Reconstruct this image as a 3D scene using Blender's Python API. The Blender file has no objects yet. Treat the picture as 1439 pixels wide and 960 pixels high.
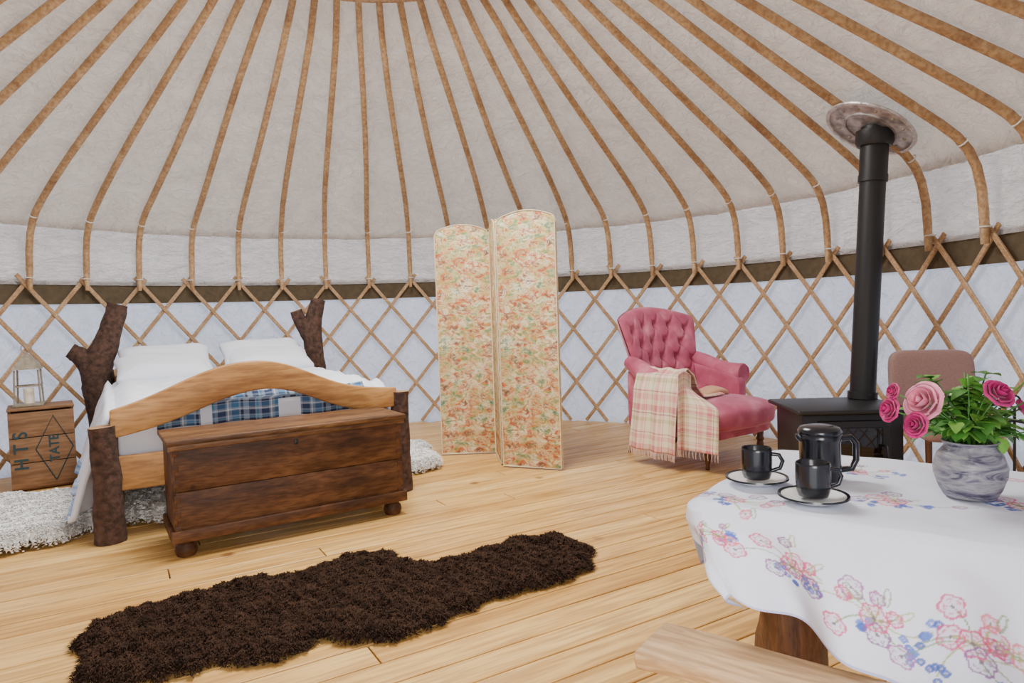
import bpy, numpy as np, math, random
from mathutils import Vector, Matrix
random.seed(3); rng=np.random.default_rng(5)
SC=bpy.context.scene.collection
pi=math.pi
# ------------------------------------------------------------------ helpers
def new_mat(name):
    m=bpy.data.materials.new(name); m.use_nodes=True
    nt=m.node_tree; b=nt.nodes['Principled BSDF']; return m,nt,b
def N(nt,t,**kw):
    n=nt.nodes.new(t)
    for k,v in kw.items():
        if k in n.inputs: n.inputs[k].default_value=v
        else: setattr(n,k,v)
    return n
def ramp(nt,fac,stops):
    r=nt.nodes.new('ShaderNodeValToRGB'); e=r.color_ramp.elements
    e[0].position=stops[0][0]; e[0].color=(*stops[0][1],1)
    e[1].position=stops[1][0]; e[1].color=(*stops[1][1],1)
    for p,c in stops[2:]:
        x=e.new(p); x.color=(*c,1)
    nt.links.new(fac,r.inputs[0]); return r
def simple(name,col,rough=.6,metal=0,bump=0,bscale=60,var=0,spec=.5,sheen=0):
    m,nt,b=new_mat(name)
    b.inputs['Base Color'].default_value=(*col,1); b.inputs['Roughness'].default_value=rough
    b.inputs['Metallic'].default_value=metal; b.inputs['Specular IOR Level'].default_value=spec
    if sheen: b.inputs['Sheen Weight'].default_value=sheen; b.inputs['Sheen Roughness'].default_value=.4
    tc=N(nt,'ShaderNodeTexCoord'); n=N(nt,'ShaderNodeTexNoise',Scale=bscale,Detail=4.0)
    nt.links.new(tc.outputs['Object'],n.inputs['Vector'])
    if var:
        r=ramp(nt,n.outputs[0],[(.3,tuple(c*(1-var) for c in col)),(.7,tuple(min(1,c*(1+var)) for c in col))])
        nt.links.new(r.outputs[0],b.inputs['Base Color'])
    if bump:
        bp=N(nt,'ShaderNodeBump',Strength=bump,Distance=.01); nt.links.new(n.outputs[0],bp.inputs['Height']); nt.links.new(bp.outputs[0],b.inputs['Normal'])
    return m
def wood(name,dark,mid,light,stretch=(1,1,12),scale=6,rough=.5,bump=.15,attr=None,knots=0,spec=.5,fine=.8):
    m,nt,b=new_mat(name); L=nt.links.new
    tc=N(nt,'ShaderNodeTexCoord'); mp=N(nt,'ShaderNodeMapping'); L(tc.outputs['Object'],mp.inputs[0])
    mp.inputs['Scale'].default_value=tuple(1/s for s in stretch)
    vec=mp.outputs[0]
    if attr:
        at=N(nt,'ShaderNodeAttribute',attribute_name=attr)
        ad=N(nt,'ShaderNodeVectorMath',operation='ADD'); L(vec,ad.inputs[0])
        sc=N(nt,'ShaderNodeVectorMath',operation='SCALE'); L(at.outputs['Color'],sc.inputs[0]); sc.inputs['Scale'].default_value=17; L(sc.outputs[0],ad.inputs[1])
        vec=ad.outputs[0]
    n=N(nt,'ShaderNodeTexNoise',Scale=scale,Detail=6.0,Roughness=.6,Distortion=.6); L(vec,n.inputs['Vector'])
    r=ramp(nt,n.outputs[0],[(.3,dark),(.5,mid),(.72,light)])
    col=r.outputs[0]
    n2=N(nt,'ShaderNodeTexNoise',Scale=scale*9,Detail=3.0,Distortion=.3); L(vec,n2.inputs['Vector'])
    r2=ramp(nt,n2.outputs[0],[(.38,(.62,.54,.46)),(.6,(1,1,1))])
    mx=N(nt,'ShaderNodeMix',data_type='RGBA',blend_type='MULTIPLY'); mx.inputs[0].default_value=fine
    L(col,mx.inputs[6]); L(r2.outputs[0],mx.inputs[7]); col=mx.outputs[2]
    if knots:
        v=N(nt,'ShaderNodeTexVoronoi',Scale=knots); L(tc.outputs['Object'],v.inputs['Vector'])
        rk=ramp(nt,v.outputs['Distance'],[(.04,(.25,.12,.05)),(.10,(1,1,1))])
        m3=N(nt,'ShaderNodeMix',data_type='RGBA',blend_type='MULTIPLY'); m3.inputs[0].default_value=.75
        L(col,m3.inputs[6]); L(rk.outputs[0],m3.inputs[7]); col=m3.outputs[2]
    if attr:
        sx=N(nt,'ShaderNodeSeparateColor'); L(at.outputs['Color'],sx.inputs[0])
        rr=ramp(nt,sx.outputs[0],[(0,(.84,.76,.66)),(1,(1.0,1.0,1.0))])
        m4=N(nt,'ShaderNodeMix',data_type='RGBA',blend_type='MULTIPLY'); m4.inputs[0].default_value=.9
        L(col,m4.inputs[6]); L(rr.outputs[0],m4.inputs[7]); col=m4.outputs[2]
    L(col,b.inputs['Base Color']); b.inputs['Roughness'].default_value=rough; b.inputs['Specular IOR Level'].default_value=spec
    bp=N(nt,'ShaderNodeBump',Strength=bump,Distance=.004); L(n2.outputs[0],bp.inputs['Height']); L(bp.outputs[0],b.inputs['Normal'])
    return m
def mesh_obj(name,verts,faces,mats=None,parent=None,smooth=False,uv=None,loc=None,midx=None):
    me=bpy.data.meshes.new(name)
    me.from_pydata([tuple(map(float,v)) for v in verts],[],[tuple(int(i) for i in f) for f in faces])
    if mats is not None:
        for m in (mats if isinstance(mats,(list,tuple)) else [mats]): me.materials.append(m)
    if midx is not None: me.polygons.foreach_set('material_index',np.array(midx,dtype=np.int32))
    if smooth: me.polygons.foreach_set('use_smooth',np.ones(len(me.polygons),dtype=bool))
    if uv is not None:
        l=me.uv_layers.new(name='UVMap'); li=np.zeros(len(me.loops),dtype=np.int32); me.loops.foreach_get('vertex_index',li)
        l.data.foreach_set('uv',np.asarray(uv,dtype=np.float32)[li].ravel())
    me.update()
    o=bpy.data.objects.new(name,me); SC.objects.link(o)
    if parent: o.parent=parent
    if loc is not None: o.location=loc
    return o
def empty(name,loc=(0,0,0),rz=0,rot=None,sc=1):
    e=bpy.data.objects.new(name,None); SC.objects.link(e); e.location=loc
    e.rotation_euler=rot if rot else (0,0,rz); e.empty_display_size=.05; e.scale=(sc,sc,sc); return e
def bevel(o,w,seg=2):
    m=o.modifiers.new('b','BEVEL'); m.width=w; m.segments=seg; m.limit_method='ANGLE'; m.angle_limit=.6
    o.data.polygons.foreach_set('use_smooth',np.ones(len(o.data.polygons),dtype=bool)); return o
def box(name,size,loc,mat,parent=None,rot=(0,0,0),bv=.004,taper=1):
    x,y,z=[s/2 for s in size]; t=taper
    v=[(-x*t,-y*t,-z),(x*t,-y*t,-z),(x*t,y*t,-z),(-x*t,y*t,-z),(-x,-y,z),(x,-y,z),(x,y,z),(-x,y,z)]
    f=[(0,3,2,1),(4,5,6,7),(0,1,5,4),(1,2,6,5),(2,3,7,6),(3,0,4,7)]
    o=mesh_obj(name,v,f,mat,parent); o.location=loc; o.rotation_euler=rot
    if bv: bevel(o,bv)
    return o
def lathe(name,prof,mat,parent=None,loc=(0,0,0),seg=40,rot=(0,0,0),smooth=True,caps=True):
    v=[];f=[]
    for r,z in prof:
        for k in range(seg):
            a=2*pi*k/seg; v.append((r*math.cos(a),r*math.sin(a),z))
    n=len(prof)
    for i in range(n-1):
        for k in range(seg):
            k2=(k+1)%seg; f.append((i*seg+k,i*seg+k2,(i+1)*seg+k2,(i+1)*seg+k))
    if caps:
        if prof[0][0]>1e-4: f.append(tuple(range(seg))[::-1])
        if prof[-1][0]>1e-4: f.append(tuple((n-1)*seg+k for k in range(seg)))
    o=mesh_obj(name,v,f,mat,parent,smooth); o.location=loc; o.rotation_euler=rot
    if smooth:
        e=o.modifiers.new('e','EDGE_SPLIT'); e.split_angle=.9
    return o
def tube_geo(pts,rad,seg=10,noise=0,closed=False):
    pts=[Vector(p) for p in pts]; n=len(pts)
    if not hasattr(rad,'__len__'): rad=[rad]*n
    T=[]
    for i in range(n):
        a=pts[max(0,i-1)]; b=pts[min(n-1,i+1)]; T.append((b-a).normalized())
    up=Vector((0,0,1)) if abs(T[0].z)<.9 else Vector((1,0,0))
    X=T[0].cross(up).normalized(); v=[];f=[]
    for i in range(n):
        X=(X-T[i]*X.dot(T[i])).normalized(); Y=T[i].cross(X)
        for k in range(seg):
            a=2*pi*k/seg; rr=rad[i]*(1+noise*(math.sin(3*a+i*.7)*.5+math.sin(5*a-i*1.3)*.3+random.uniform(-.3,.3)))
            v.append(pts[i]+X*math.cos(a)*rr+Y*math.sin(a)*rr)
    for i in range(n-1):
        for k in range(seg):
            k2=(k+1)%seg; f.append((i*seg+k,i*seg+k2,(i+1)*seg+k2,(i+1)*seg+k))
    f.append(tuple(range(seg))[::-1]); f.append(tuple((n-1)*seg+k for k in range(seg)))
    return v,f
def tube(name,pts,rad,mat,parent=None,seg=10,noise=0,endmat=None,loc=(0,0,0)):
    v,f=tube_geo(pts,rad,seg,noise)
    mi=[0]*len(f)
    if endmat: mi[-1]=mi[-2]=1
    o=mesh_obj(name,v,f,[mat,endmat] if endmat else mat,parent,True,midx=mi,loc=loc)
    e=o.modifiers.new('e','EDGE_SPLIT'); e.split_angle=1.0
    return o
def grid(name,fn,nu,nv,mat,parent=None,u=(0,1),v=(0,1),loc=(0,0,0),solid=0,smooth=True):
    V=[];UV=[]
    for j in range(nv+1):
        for i in range(nu+1):
            a=u[0]+(u[1]-u[0])*i/nu; b=v[0]+(v[1]-v[0])*j/nv
            V.append(fn(a,b)); UV.append((a,b))
    F=[(j*(nu+1)+i,j*(nu+1)+i+1,(j+1)*(nu+1)+i+1,(j+1)*(nu+1)+i) for j in range(nv) for i in range(nu)]
    o=mesh_obj(name,V,F,mat,parent,smooth,uv=UV,loc=loc)
    if solid:
        s=o.modifiers.new('s','SOLIDIFY'); s.thickness=solid; s.offset=0
    return o
def superell(name,size,loc,mat,parent=None,e1=.35,e2=.35,nu=40,nv=24,fn=None,rot=(0,0,0)):
    def sp(w,m): 
        return math.copysign(abs(w)**m,w)
    V=[]
    for j in range(nv+1):
        ph=-pi/2+pi*j/nv
        for i in range(nu):
            th=2*pi*i/nu
            p=[size[0]/2*sp(math.cos(ph),e1)*sp(math.cos(th),e2),size[1]/2*sp(math.cos(ph),e1)*sp(math.sin(th),e2),size[2]/2*sp(math.sin(ph),e1)]
            if fn: p=fn(*p)
            V.append(p)
    F=[(j*nu+i,j*nu+(i+1)%nu,(j+1)*nu+(i+1)%nu,(j+1)*nu+i) for j in range(nv) for i in range(nu)]
    o=mesh_obj(name,V,F,mat,parent,True); o.location=loc; o.rotation_euler=rot; return o
def sstep(a,b,x):
    t=max(0,min(1,(x-a)/(b-a))); return t*t*(3-2*t)
def wob(x,y,s=1,seed=0):
    return (math.sin(x*3.1*s+seed)+math.sin(y*4.3*s+seed*2.1+x*1.7*s)+math.sin((x+y)*6.7*s+seed*.7)*.5+math.sin((x-y*1.4)*11.3*s+seed*3)*.3)/2.8
# ------------------------------------------------------------------ materials
def canvas(name,col,trans=.35,wr=.5,scale=(1,1,1)):
    m=bpy.data.materials.new(name); m.use_nodes=True; nt=m.node_tree; nt.nodes.clear(); L=nt.links.new
    out=N(nt,'ShaderNodeOutputMaterial'); d=N(nt,'ShaderNodeBsdfDiffuse'); t=N(nt,'ShaderNodeBsdfTranslucent'); mx=N(nt,'ShaderNodeMixShader'); mx.inputs[0].default_value=trans
    tc=N(nt,'ShaderNodeTexCoord'); mp=N(nt,'ShaderNodeMapping'); mp.inputs['Scale'].default_value=scale; L(tc.outputs['Object'],mp.inputs[0])
    n=N(nt,'ShaderNodeTexNoise',Scale=2.2,Detail=5.0,Distortion=1.5); L(mp.outputs[0],n.inputs['Vector'])
    n2=N(nt,'ShaderNodeTexNoise',Scale=9.0,Detail=3.0,Distortion=2.5); L(mp.outputs[0],n2.inputs['Vector'])
    r=ramp(nt,n.outputs[0],[(.3,tuple(c*.88 for c in col)),(.7,col)])
    L(r.outputs[0],d.inputs[0]); L(r.outputs[0],t.inputs[0])
    ad=N(nt,'ShaderNodeMath',operation='MULTIPLY_ADD'); L(n2.outputs[0],ad.inputs[0]); ad.inputs[1].default_value=.4; L(n.outputs[0],ad.inputs[2])
    bp=N(nt,'ShaderNodeBump',Strength=wr,Distance=.14); L(ad.outputs[0],bp.inputs['Height']); L(bp.outputs[0],d.inputs['Normal']); L(bp.outputs[0],t.inputs['Normal'])
    L(d.outputs[0],mx.inputs[1]); L(t.outputs[0],mx.inputs[2]); L(mx.outputs[0],out.inputs[0]); return m
M_ceil=canvas('canvas_roof',(.665,.61,.555),.21,.8)
M_wall=canvas('canvas_wall',(.58,.635,.77),.31,.7,(1,1,.7))
M_wallup=canvas('canvas_wall_upper',(.68,.655,.655),.28,.9,(1,1,2.5))
M_band=simple('band_olive',(.10,.075,.042),.9,bump=.3,bscale=20,var=.2)
M_lath=wood('ash_lath',(.40,.25,.12),(.54,.35,.19),(.64,.45,.27),(1,1,1),10,.6,.1)
M_raft=wood('ash_rafter',(.36,.20,.09),(.54,.34,.165),(.65,.44,.24),(3,3,3),14,.55,.15)
M_floor=wood('pine_floor',(.62,.34,.09),(.82,.51,.165),(.92,.64,.26),(14,1,1),5,.42,.12,attr='rnd',knots=2.2)
M_dark=simple('gap_dark',(.03,.015,.006),.9)
M_oak=wood('oak',(.30,.125,.03),(.50,.25,.075),(.64,.38,.15),(7,1,1),6,.5,.2)
M_oakpale=wood('oak_pale',(.40,.23,.10),(.56,.36,.18),(.66,.46,.26),(7,1,1),7,.55,.25)
M_chest=wood('pine_dark_wax',(.014,.005,.002),(.10,.040,.014),(.22,.10,.04),(5,1,1),8,.55,.5,knots=5,spec=.3,fine=.95)
M_chestlid=wood('pine_lid_wax',(.05,.02,.008),(.17,.08,.03),(.28,.145,.06),(5,1,1),8,.5,.5,knots=5,spec=.35,fine=.95)
M_bark=simple('bark',(.065,.033,.022),.95,bump=1,bscale=28,var=.6)
M_logend=wood('log_end',(.25,.13,.06),(.40,.24,.12),(.5,.32,.17),(1,1,1),10,.7,.2)
M_log=wood('log_peeled',(.03,.010,.004),(.13,.052,.018),(.30,.14,.05),(1,1,4),12,.6,.8)
M_black=simple('stove_black',(.009,.009,.010),.45,0,.1,90)
M_blackgl=simple('ceramic_black',(.007,.008,.012),.2,0,0)
M_white=simple('linen_white',(.78,.82,.92),.85,bump=.5,bscale=7)
M_ceramw=simple('ceramic_white',(.8,.8,.8),.15)
M_cord=simple('cord_white',(.8,.78,.74),.8)
M_steel=simple('flashing_metal',(.42,.39,.39),.45,.5,.6,14,.6)
M_legw=simple('turned_leg',(.10,.035,.015),.35,var=.3)
M_lant=simple('lantern_paint',(.30,.26,.20),.55,.2,.2,40,.25)
M_candle=simple('candle_wax',(.85,.78,.62),.5)
# ------------------------------------------------------------------ camera
f,p,r,h=944.87,.0444,.0331,1.194
cd=bpy.data.cameras.new('camera'); cam=bpy.data.objects.new('camera',cd); SC.objects.link(cam)
cd.sensor_width=36; cd.lens=f/1439*36; cd.clip_start=.02
F=Vector((0,math.cos(p),-math.sin(p))); U=Vector((0,math.sin(p),math.cos(p))); R0=Vector((1,0,0))
rt=R0*math.cos(r)-U*math.sin(r); up=R0*math.sin(r)+U*math.cos(r)
cam.matrix_world=Matrix(((rt.x,up.x,-F.x,0),(rt.y,up.y,-F.y,0),(rt.z,up.z,-F.z,h),(0,0,0,1)))
bpy.context.scene.camera=cam
# ------------------------------------------------------------------ yurt shell
CX,CY,RW=-.78,3.784,3.63
NR=51; DT=2*pi/NR; T0=2.640
TD=math.atan2(-CY,-CX)   # door direction
def angd(a,b): return abs((a-b+pi)%(2*pi)-pi)
def P(rad,th,z): return (CX+rad*math.cos(th),CY+rad*math.sin(th),z)
prof=[(1.18,3.495),(1.5,3.305),(1.9,3.07),(2.3,2.83),(2.6,2.65),(2.9,2.47),(3.15,2.315),(3.32,2.205),(3.42,2.13),(3.49,2.05),(3.54,1.95),(3.57,1.82),(3.583,1.68),(3.59,1.50)]
pn=[]
for i,(a,b) in enumerate(prof):
    a0,b0=prof[max(0,i-1)]; a1,b1=prof[min(len(prof)-1,i+1)]
    tx,tz=a1-a0,b1-b0; l=math.hypot(tx,tz); pn.append((-tz/l,tx/l)) # outward/up normal
V=[];Fc=[]
for i in range(NR):
    th=T0-DT*i
    rr=(math.cos(th),math.sin(th)); tg=(-math.sin(th),math.cos(th)); b=len(V)
    w,t=.0235,.023
    sec=[(-w,-t*.5),(-w*.6,-t),(w*.6,-t),(w,-t*.5),(w,t*.5),(w*.6,t),(-w*.6,t),(-w,t*.5)]
    jit=random.uniform(-.005,.005); ph=random.uniform(0,6)
    for j,((a,z),(nx,nz)) in enumerate(zip(prof,pn)):
        s=1 if j<len(prof)-1 else .55
        lat=.016*math.sin(ph+a*1.6)*sstep(1.2,1.6,a)*sstep(3.6,3,a)
        for (x,y) in sec:
            x=x*s+lat
            V.append((CX+(a+nx*y)*rr[0]+tg[0]*(x+jit*a),CY+(a+nx*y)*rr[1]+tg[1]*(x+jit*a),z+nz*y))
    n=len(prof)
    for j in range(n-1):
        for k in range(8):
            k2=(k+1)%8; Fc.append((b+j*8+k,b+j*8+k2,b+(j+1)*8+k2,b+(j+1)*8+k))
    Fc.append(tuple(b+k for k in range(8))); Fc.append(tuple(b+(n-1)*8+k for k in range(8))[::-1])
mesh_obj('roof_rafters',V,Fc,M_raft,smooth=True)
V=[];Fc=[]
def addgeo(v,f_):
    b=len(V); V.extend(v); Fc.extend(tuple(b+i for i in q) for q in f_)
for i in range(NR):
    th=T0-DT*i
    for (a,z,nx,nz) in ((3.455,2.095,.62,.78),(3.588,1.60,1,0)):
        loop=[]
        for k in range(9):
            an=2*pi*k/8; x=.031*math.cos(an); y=.030*math.sin(an)
            loop.append((CX+(a+nx*y)*math.cos(th)-math.sin(th)*x,CY+(a+nx*y)*math.sin(th)+math.cos(th)*x,z+nz*y))
        addgeo(*tube_geo(loop,.005,5))
loop=[P(3.60,T0-DT*k/3,2.12) for k in range(NR*3+1)]
addgeo(*tube_geo(loop,.004,5))
mesh_obj('rafter_ties',V,Fc,M_cord,smooth=True)
v=[];ff=[]
for k in range(96):
    th=2*pi*k/96
    for (a,z) in ((1.13,3.475),(1.20,3.46),(1.22,3.50),(1.21,3.57),(1.14,3.58),(1.12,3.53)): v.append(P(a,th,z))
for k in range(96):
    for j in range(6): ff.append((k*6+j,((k+1)%96)*6+j,((k+1)%96)*6+(j+1)%6,k*6+(j+1)%6))
crown=empty('roof_crown')
mesh_obj('crown_ring',v,ff,M_raft,crown,True)
for k in range(3):
    for s in (-1,1):
        a=k*pi/3+s*.08
        tube('crown_hoop_%d%s'%(k,'ab'[s>0]),[(CX+1.15*math.cos(a)*q,CY+1.15*math.sin(a)*q,3.53+.25*(1-q*q)) for q in np.linspace(-1,1,13)],.014,M_raft,crown,6)
V=[];Fc=[]; na=NR*6
rp=[(1.14,3.57)]+[(a+nx*.04,z+nz*.04) for (a,z),(nx,nz) in zip(prof,pn)][1:9]+[(3.56,2.10),(3.63,2.03)]
for (a,z) in rp:
    for k in range(na):
        th=T0-DT*k/6; q=(k%6)/6; sag=.03*math.sin(pi*q)*sstep(1.1,1.9,a)*sstep(3.64,3.3,a)
        wv=.012*wob(th*9,a*2,1.5,5)*math.sin(pi*q)
        V.append((CX+(a+sag*.3)*math.cos(th),CY+(a+sag*.3)*math.sin(th),z+sag+wv))
for j in range(len(rp)-1):
    for k in range(na):
        k2=(k+1)%na; Fc.append((j*na+k,j*na+k2,(j+1)*na+k2,(j+1)*na+k))
mesh_obj('ceiling',V,Fc,M_ceil,smooth=True)
def ringwall(name,zs,rad,mat,amp=.01,a0=0,a1=2*pi,nn=408):
    V=[];Fc=[]; full=abs(a1-a0-2*pi)<1e-6
    m=nn if full else max(4,int(nn*(a1-a0)/(2*pi)))+1
    for j,z in enumerate(zs):
        for k in range(m):
            th=a0+(a1-a0)*k/(m if full else m-1)
            a=rad(th,z) if callable(rad) else rad
            V.append(P(a+amp*wob(th*6,z*1.2,1,2),th,z))
    for j in range(len(zs)-1):
        for k in range(m if full else m-1):
            k2=(k+1)%m; Fc.append((j*m+k,j*m+k2,(j+1)*m+k2,(j+1)*m+k))
    return mesh_obj(name,V,Fc,mat,smooth=True)
gapw=.19; a_s=TD+gapw; span=2*pi-2*gapw
for k,nm in enumerate(('wall_door_right','wall_right','wall_far_right','wall_back_right','wall_back_left','wall_far_left','wall_left','wall_door_left')):
    ringwall(nm,np.linspace(-.04,1.42,16),3.70,M_wall,.012,a_s+span*k/8,a_s+span*(k+1)/8)
ringwall('trim_canvas_upper',np.linspace(1.55,2.09,8),lambda t,z:3.665-.045*sstep(1.9,2.09,z)+.006*math.sin(t*NR*3),M_wallup,.008,nn=816)
ringwall('trim_band',np.linspace(1.385,1.585,4),3.678,M_band,.004)
V=[];Fc=[]
hw=.5*DT; hh=.275
for s,rad in ((1,3.645),(-1,3.628)):
    for i in range(NR):
        th0=T0-DT*i-s*hw*.22+random.uniform(-.006,.006); z0=1.62+random.uniform(-.02,.02)
        L_=z0-.02; steps=14; pts=[]
        for k in range(steps+1):
            z=z0-L_*k/steps; th=th0+s*(z0-z)/hh*hw; pts.append((th,z))
        if any(angd(t,TD)<.17 for t,z in pts): 
            pts=[q for q in pts if angd(q[0],TD)>=.19]
            if len(pts)<2: continue
        dx,dz=s*hw*RW,-hh; l=math.hypot(dx,dz); ux,uz=-dz/l,dx/l
        b=len(V); w=.017; t=.007
        for (th,z) in pts:
            tg=(-math.sin(th),math.cos(th))
            for (x,y) in ((-w,-t*.4),(-w*.7,-t),(w*.7,-t),(w,-t*.4),(w,t),(-w,t)):
                V.append((CX+(rad+y)*math.cos(th)+tg[0]*ux*x,CY+(rad+y)*math.sin(th)+tg[1]*ux*x,z+uz*x))
        n=len(pts)
        for j in range(n-1):
            for k in range(6):
                k2=(k+1)%6; Fc.append((b+j*6+k,b+j*6+k2,b+(j+1)*6+k2,b+(j+1)*6+k))
        Fc.append(tuple(b+k for k in range(6))); Fc.append(tuple(b+(n-1)*6+k for k in range(6))[::-1])
mesh_obj('trim_lattice',V,Fc,M_lath)
# ------------------------------------------------------------------ floor
ang=math.radians(31)
V=[];Fc=[];col=[]
bw=.145; g=.0033; Rf=3.74
for k in range(-34,35):
    y0=k*bw; y1=y0+bw
    ym=max(abs(y0),abs(y1))
    if ym>Rf-.01: continue
    X=math.sqrt(Rf*Rf-ym*ym)+.02; x=-X-random.uniform(0,1.5)
    while x<X:
        x2=x+random.choice([2.4,3.0,3.6]); a=max(x,-X); b2=min(x2,X)
        if b2-a>.03:
            b=len(V); zz=random.uniform(-.0012,0); e=.003
            for (px,py,pz) in ((a+g,y0+g,-.025),(b2-g,y0+g,-.025),(b2-g,y1-g,-.025),(a+g,y1-g,-.025),(a+g,y0+g,zz-e*.6),(b2-g,y0+g,zz-e*.6),(b2-g,y1-g,zz-e*.6),(a+g,y1-g,zz-e*.6),
                 (a+g+e,y0+g+e,zz),(b2-g-e,y0+g+e,zz),(b2-g-e,y1-g-e,zz),(a+g+e,y1-g-e,zz)):
                V.append((px,py,pz))
            q=[(0,1,5,4),(1,2,6,5),(2,3,7,6),(3,0,4,7),(4,5,9,8),(5,6,10,9),(6,7,11,10),(7,4,8,11),(8,9,10,11),(3,2,1,0)]
            Fc+=[tuple(b+i for i in w) for w in q]; c=(random.random(),random.random(),random.random(),1); col+=[c]*12
        x=x2
b=len(V); nn=96
V+=[(Rf*math.cos(2*pi*i/nn),Rf*math.sin(2*pi*i/nn),-.028) for i in range(nn)]; Fc.append(tuple(range(b,b+nn))); col+=[(0,0,0,1)]*nn
mi=[0]*(len(Fc)-1)+[1]
fl=mesh_obj('floor',V,Fc,[M_floor,M_dark],midx=mi); fl.location=(CX,CY,0); fl.rotation_euler=(0,0,ang)
at=fl.data.color_attributes.new('rnd','FLOAT_COLOR','POINT'); at.data.foreach_set('color',np.array(col,dtype=np.float32).ravel())
# ------------------------------------------------------------------ fur rugs
def catmull(pts,n=8):
    pts=np.array(pts); out=[]; m=len(pts)
    for i in range(m):
        p0,p1,p2,p3=pts[i-1],pts[i],pts[(i+1)%m],pts[(i+2)%m]
        for t in np.linspace(0,1,n,endpoint=False):
            out.append(.5*((2*p1)+(-p0+p2)*t+(2*p0-5*p1+4*p2-p3)*t*t+(-p0+3*p1-3*p2+p3)*t**3))
    return np.array(out)
def inside(P_,poly):
    x,y=P_[:,0],P_[:,1]; c=np.zeros(len(P_),bool); j=len(poly)-1
    for i in range(len(poly)):
        xi,yi=poly[i]; xj,yj=poly[j]
        cond=((yi>y)!=(yj>y))&(x<(xj-xi)*(y-yi)/(yj-yi+1e-12)+xi); c^=cond; j=i
    return c
def edist(P_,poly):
    d=np.full(len(P_),9.); nx=np.zeros((len(P_),2))
    for i in range(len(poly)):
        a=poly[i-1]; b=poly[i]; ab=b-a; t=np.clip(((P_-a)@ab)/(ab@ab+1e-12),0,1)
        q=a+t[:,None]*ab; v=P_-q; l=np.hypot(v[:,0],v[:,1]); m=l<d; d[m]=l[m]; nx[m]=v[m]
    return d,nx/(np.linalg.norm(nx,axis=1)[:,None]+1e-9)
def npn(x,y,s):
    return (np.sin(x*7.1*s+1)+np.sin(y*8.3*s+x*3*s)+np.sin((x+y)*13.7*s+2)+np.sin((x-y*1.3)*19*s))/4
def fur(name,outline,thick,nbl,length,width,cols,zbase=0.0,rough=.9,patch=.25,rag=.012,lump=.006):
    poly=catmull(outline)
    if rag:
        k=np.arange(len(poly))
        nrm_=np.roll(poly,-1,0)-np.roll(poly,1,0); nrm_=np.column_stack([nrm_[:,1],-nrm_[:,0]]); nrm_/=np.linalg.norm(nrm_,axis=1)[:,None]
        poly=poly+nrm_*(rag*(np.abs(np.sin(k*.55))*1.6-1+.8*np.sin(k*.83+1)+rng.uniform(-.3,.3,len(poly))))[:,None]*.6
    lo=poly.min(0); hi=poly.max(0)
    def hz(Q):
        d,n=edist(Q,poly); e=np.clip(d/.06,0,1); e=np.sqrt(1-(1-e)**2)
        return zbase+thick*e*(.8+.25*npn(Q[:,0],Q[:,1],1.3))+lump*(npn(Q[:,0],Q[:,1],5)+npn(Q[:,1],Q[:,0],8))*e+.003,n,d
    s=.012; xs=np.arange(lo[0],hi[0]+s,s); ys=np.arange(lo[1],hi[1]+s,s)
    G=np.array([(a,b) for b in ys for a in xs]); ins=inside(G,poly); Z,_,_=hz(G)
    V=np.column_stack([G,np.where(ins,Z,zbase+.002)]); nx=len(xs); F_=[]
    I=ins.reshape(len(ys),nx)
    for j in range(len(ys)-1):
        for i in range(nx-1):
            if I[j,i] and I[j+1,i] and I[j,i+1] and I[j+1,i+1]: F_.append((j*nx+i,j*nx+i+1,(j+1)*nx+i+1,(j+1)*nx+i))
    Q=rng.uniform(lo,hi,(int(nbl*2.4),2)); Q=Q[inside(Q,poly)][:nbl]; n=len(Q); Z,nrm,d=hz(Q)
    ca=npn(Q[:,0],Q[:,1],5)*4.0+npn(Q[:,1],Q[:,0],13)*4+rng.uniform(-1.2,1.2,n)
    lean=np.column_stack([np.cos(ca),np.sin(ca)])*.6-nrm*(np.clip(1-d/.05,0,1)*.5)[:,None]
    ln=length*rng.uniform(.6,1.15,n)
    side=np.column_stack([-lean[:,1],lean[:,0]]); side/=np.linalg.norm(side,axis=1)[:,None]+1e-9
    zup=np.clip(1-np.clip(1-d/.04,0,1)*.4,.3,1)
    B=np.column_stack([Q,Z-.004]); Mx=B+np.column_stack([lean*(ln*.45)[:,None],ln*.75*zup]); Tp=B+np.column_stack([lean*(ln*1.25)[:,None],ln*.62*zup])
    sd=np.column_stack([side*width,np.zeros(n)])
    W=np.empty((n,5,3)); W[:,0]=B-sd; W[:,1]=B+sd; W[:,2]=Mx+sd*.9; W[:,3]=Mx-sd*.9; W[:,4]=Tp
    W[:,:,2]=np.maximum(W[:,:,2],zbase+.002)
    b=len(V); V=np.vstack([V,W.reshape(-1,3)])
    idx=b+np.arange(n)*5
    F_=F_+[(i,i+1,i+2,i+3) for i in idx]+[(i+3,i+2,i+4) for i in idx]
    m,nt,bs=new_mat(name+'_fleece'); L=nt.links.new
    at=N(nt,'ShaderNodeAttribute',attribute_name='furcol'); L(at.outputs['Color'],bs.inputs['Base Color']); bs.inputs['Roughness'].default_value=rough; bs.inputs['Specular IOR Level'].default_value=.15
    o=mesh_obj(name,V,F_,m,smooth=True)
    c0,c1=np.array(cols[0]),np.array(cols[1]); k=np.clip(rng.uniform(0,1,n)*.6+patch*(npn(Q[:,0],Q[:,1],4)+npn(Q[:,1],Q[:,0],9)+.7),0,1)[:,None]
    cc=c0+(c1-c0)*k; C=np.ones((len(V),4)); C[:b,:3]=c0; C[b:,:3]=np.repeat(cc,5,axis=0)
    a=o.data.color_attributes.new('furcol','FLOAT_COLOR','POINT'); a.data.foreach_set('color',C.astype(np.float32).ravel()); return o
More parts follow.
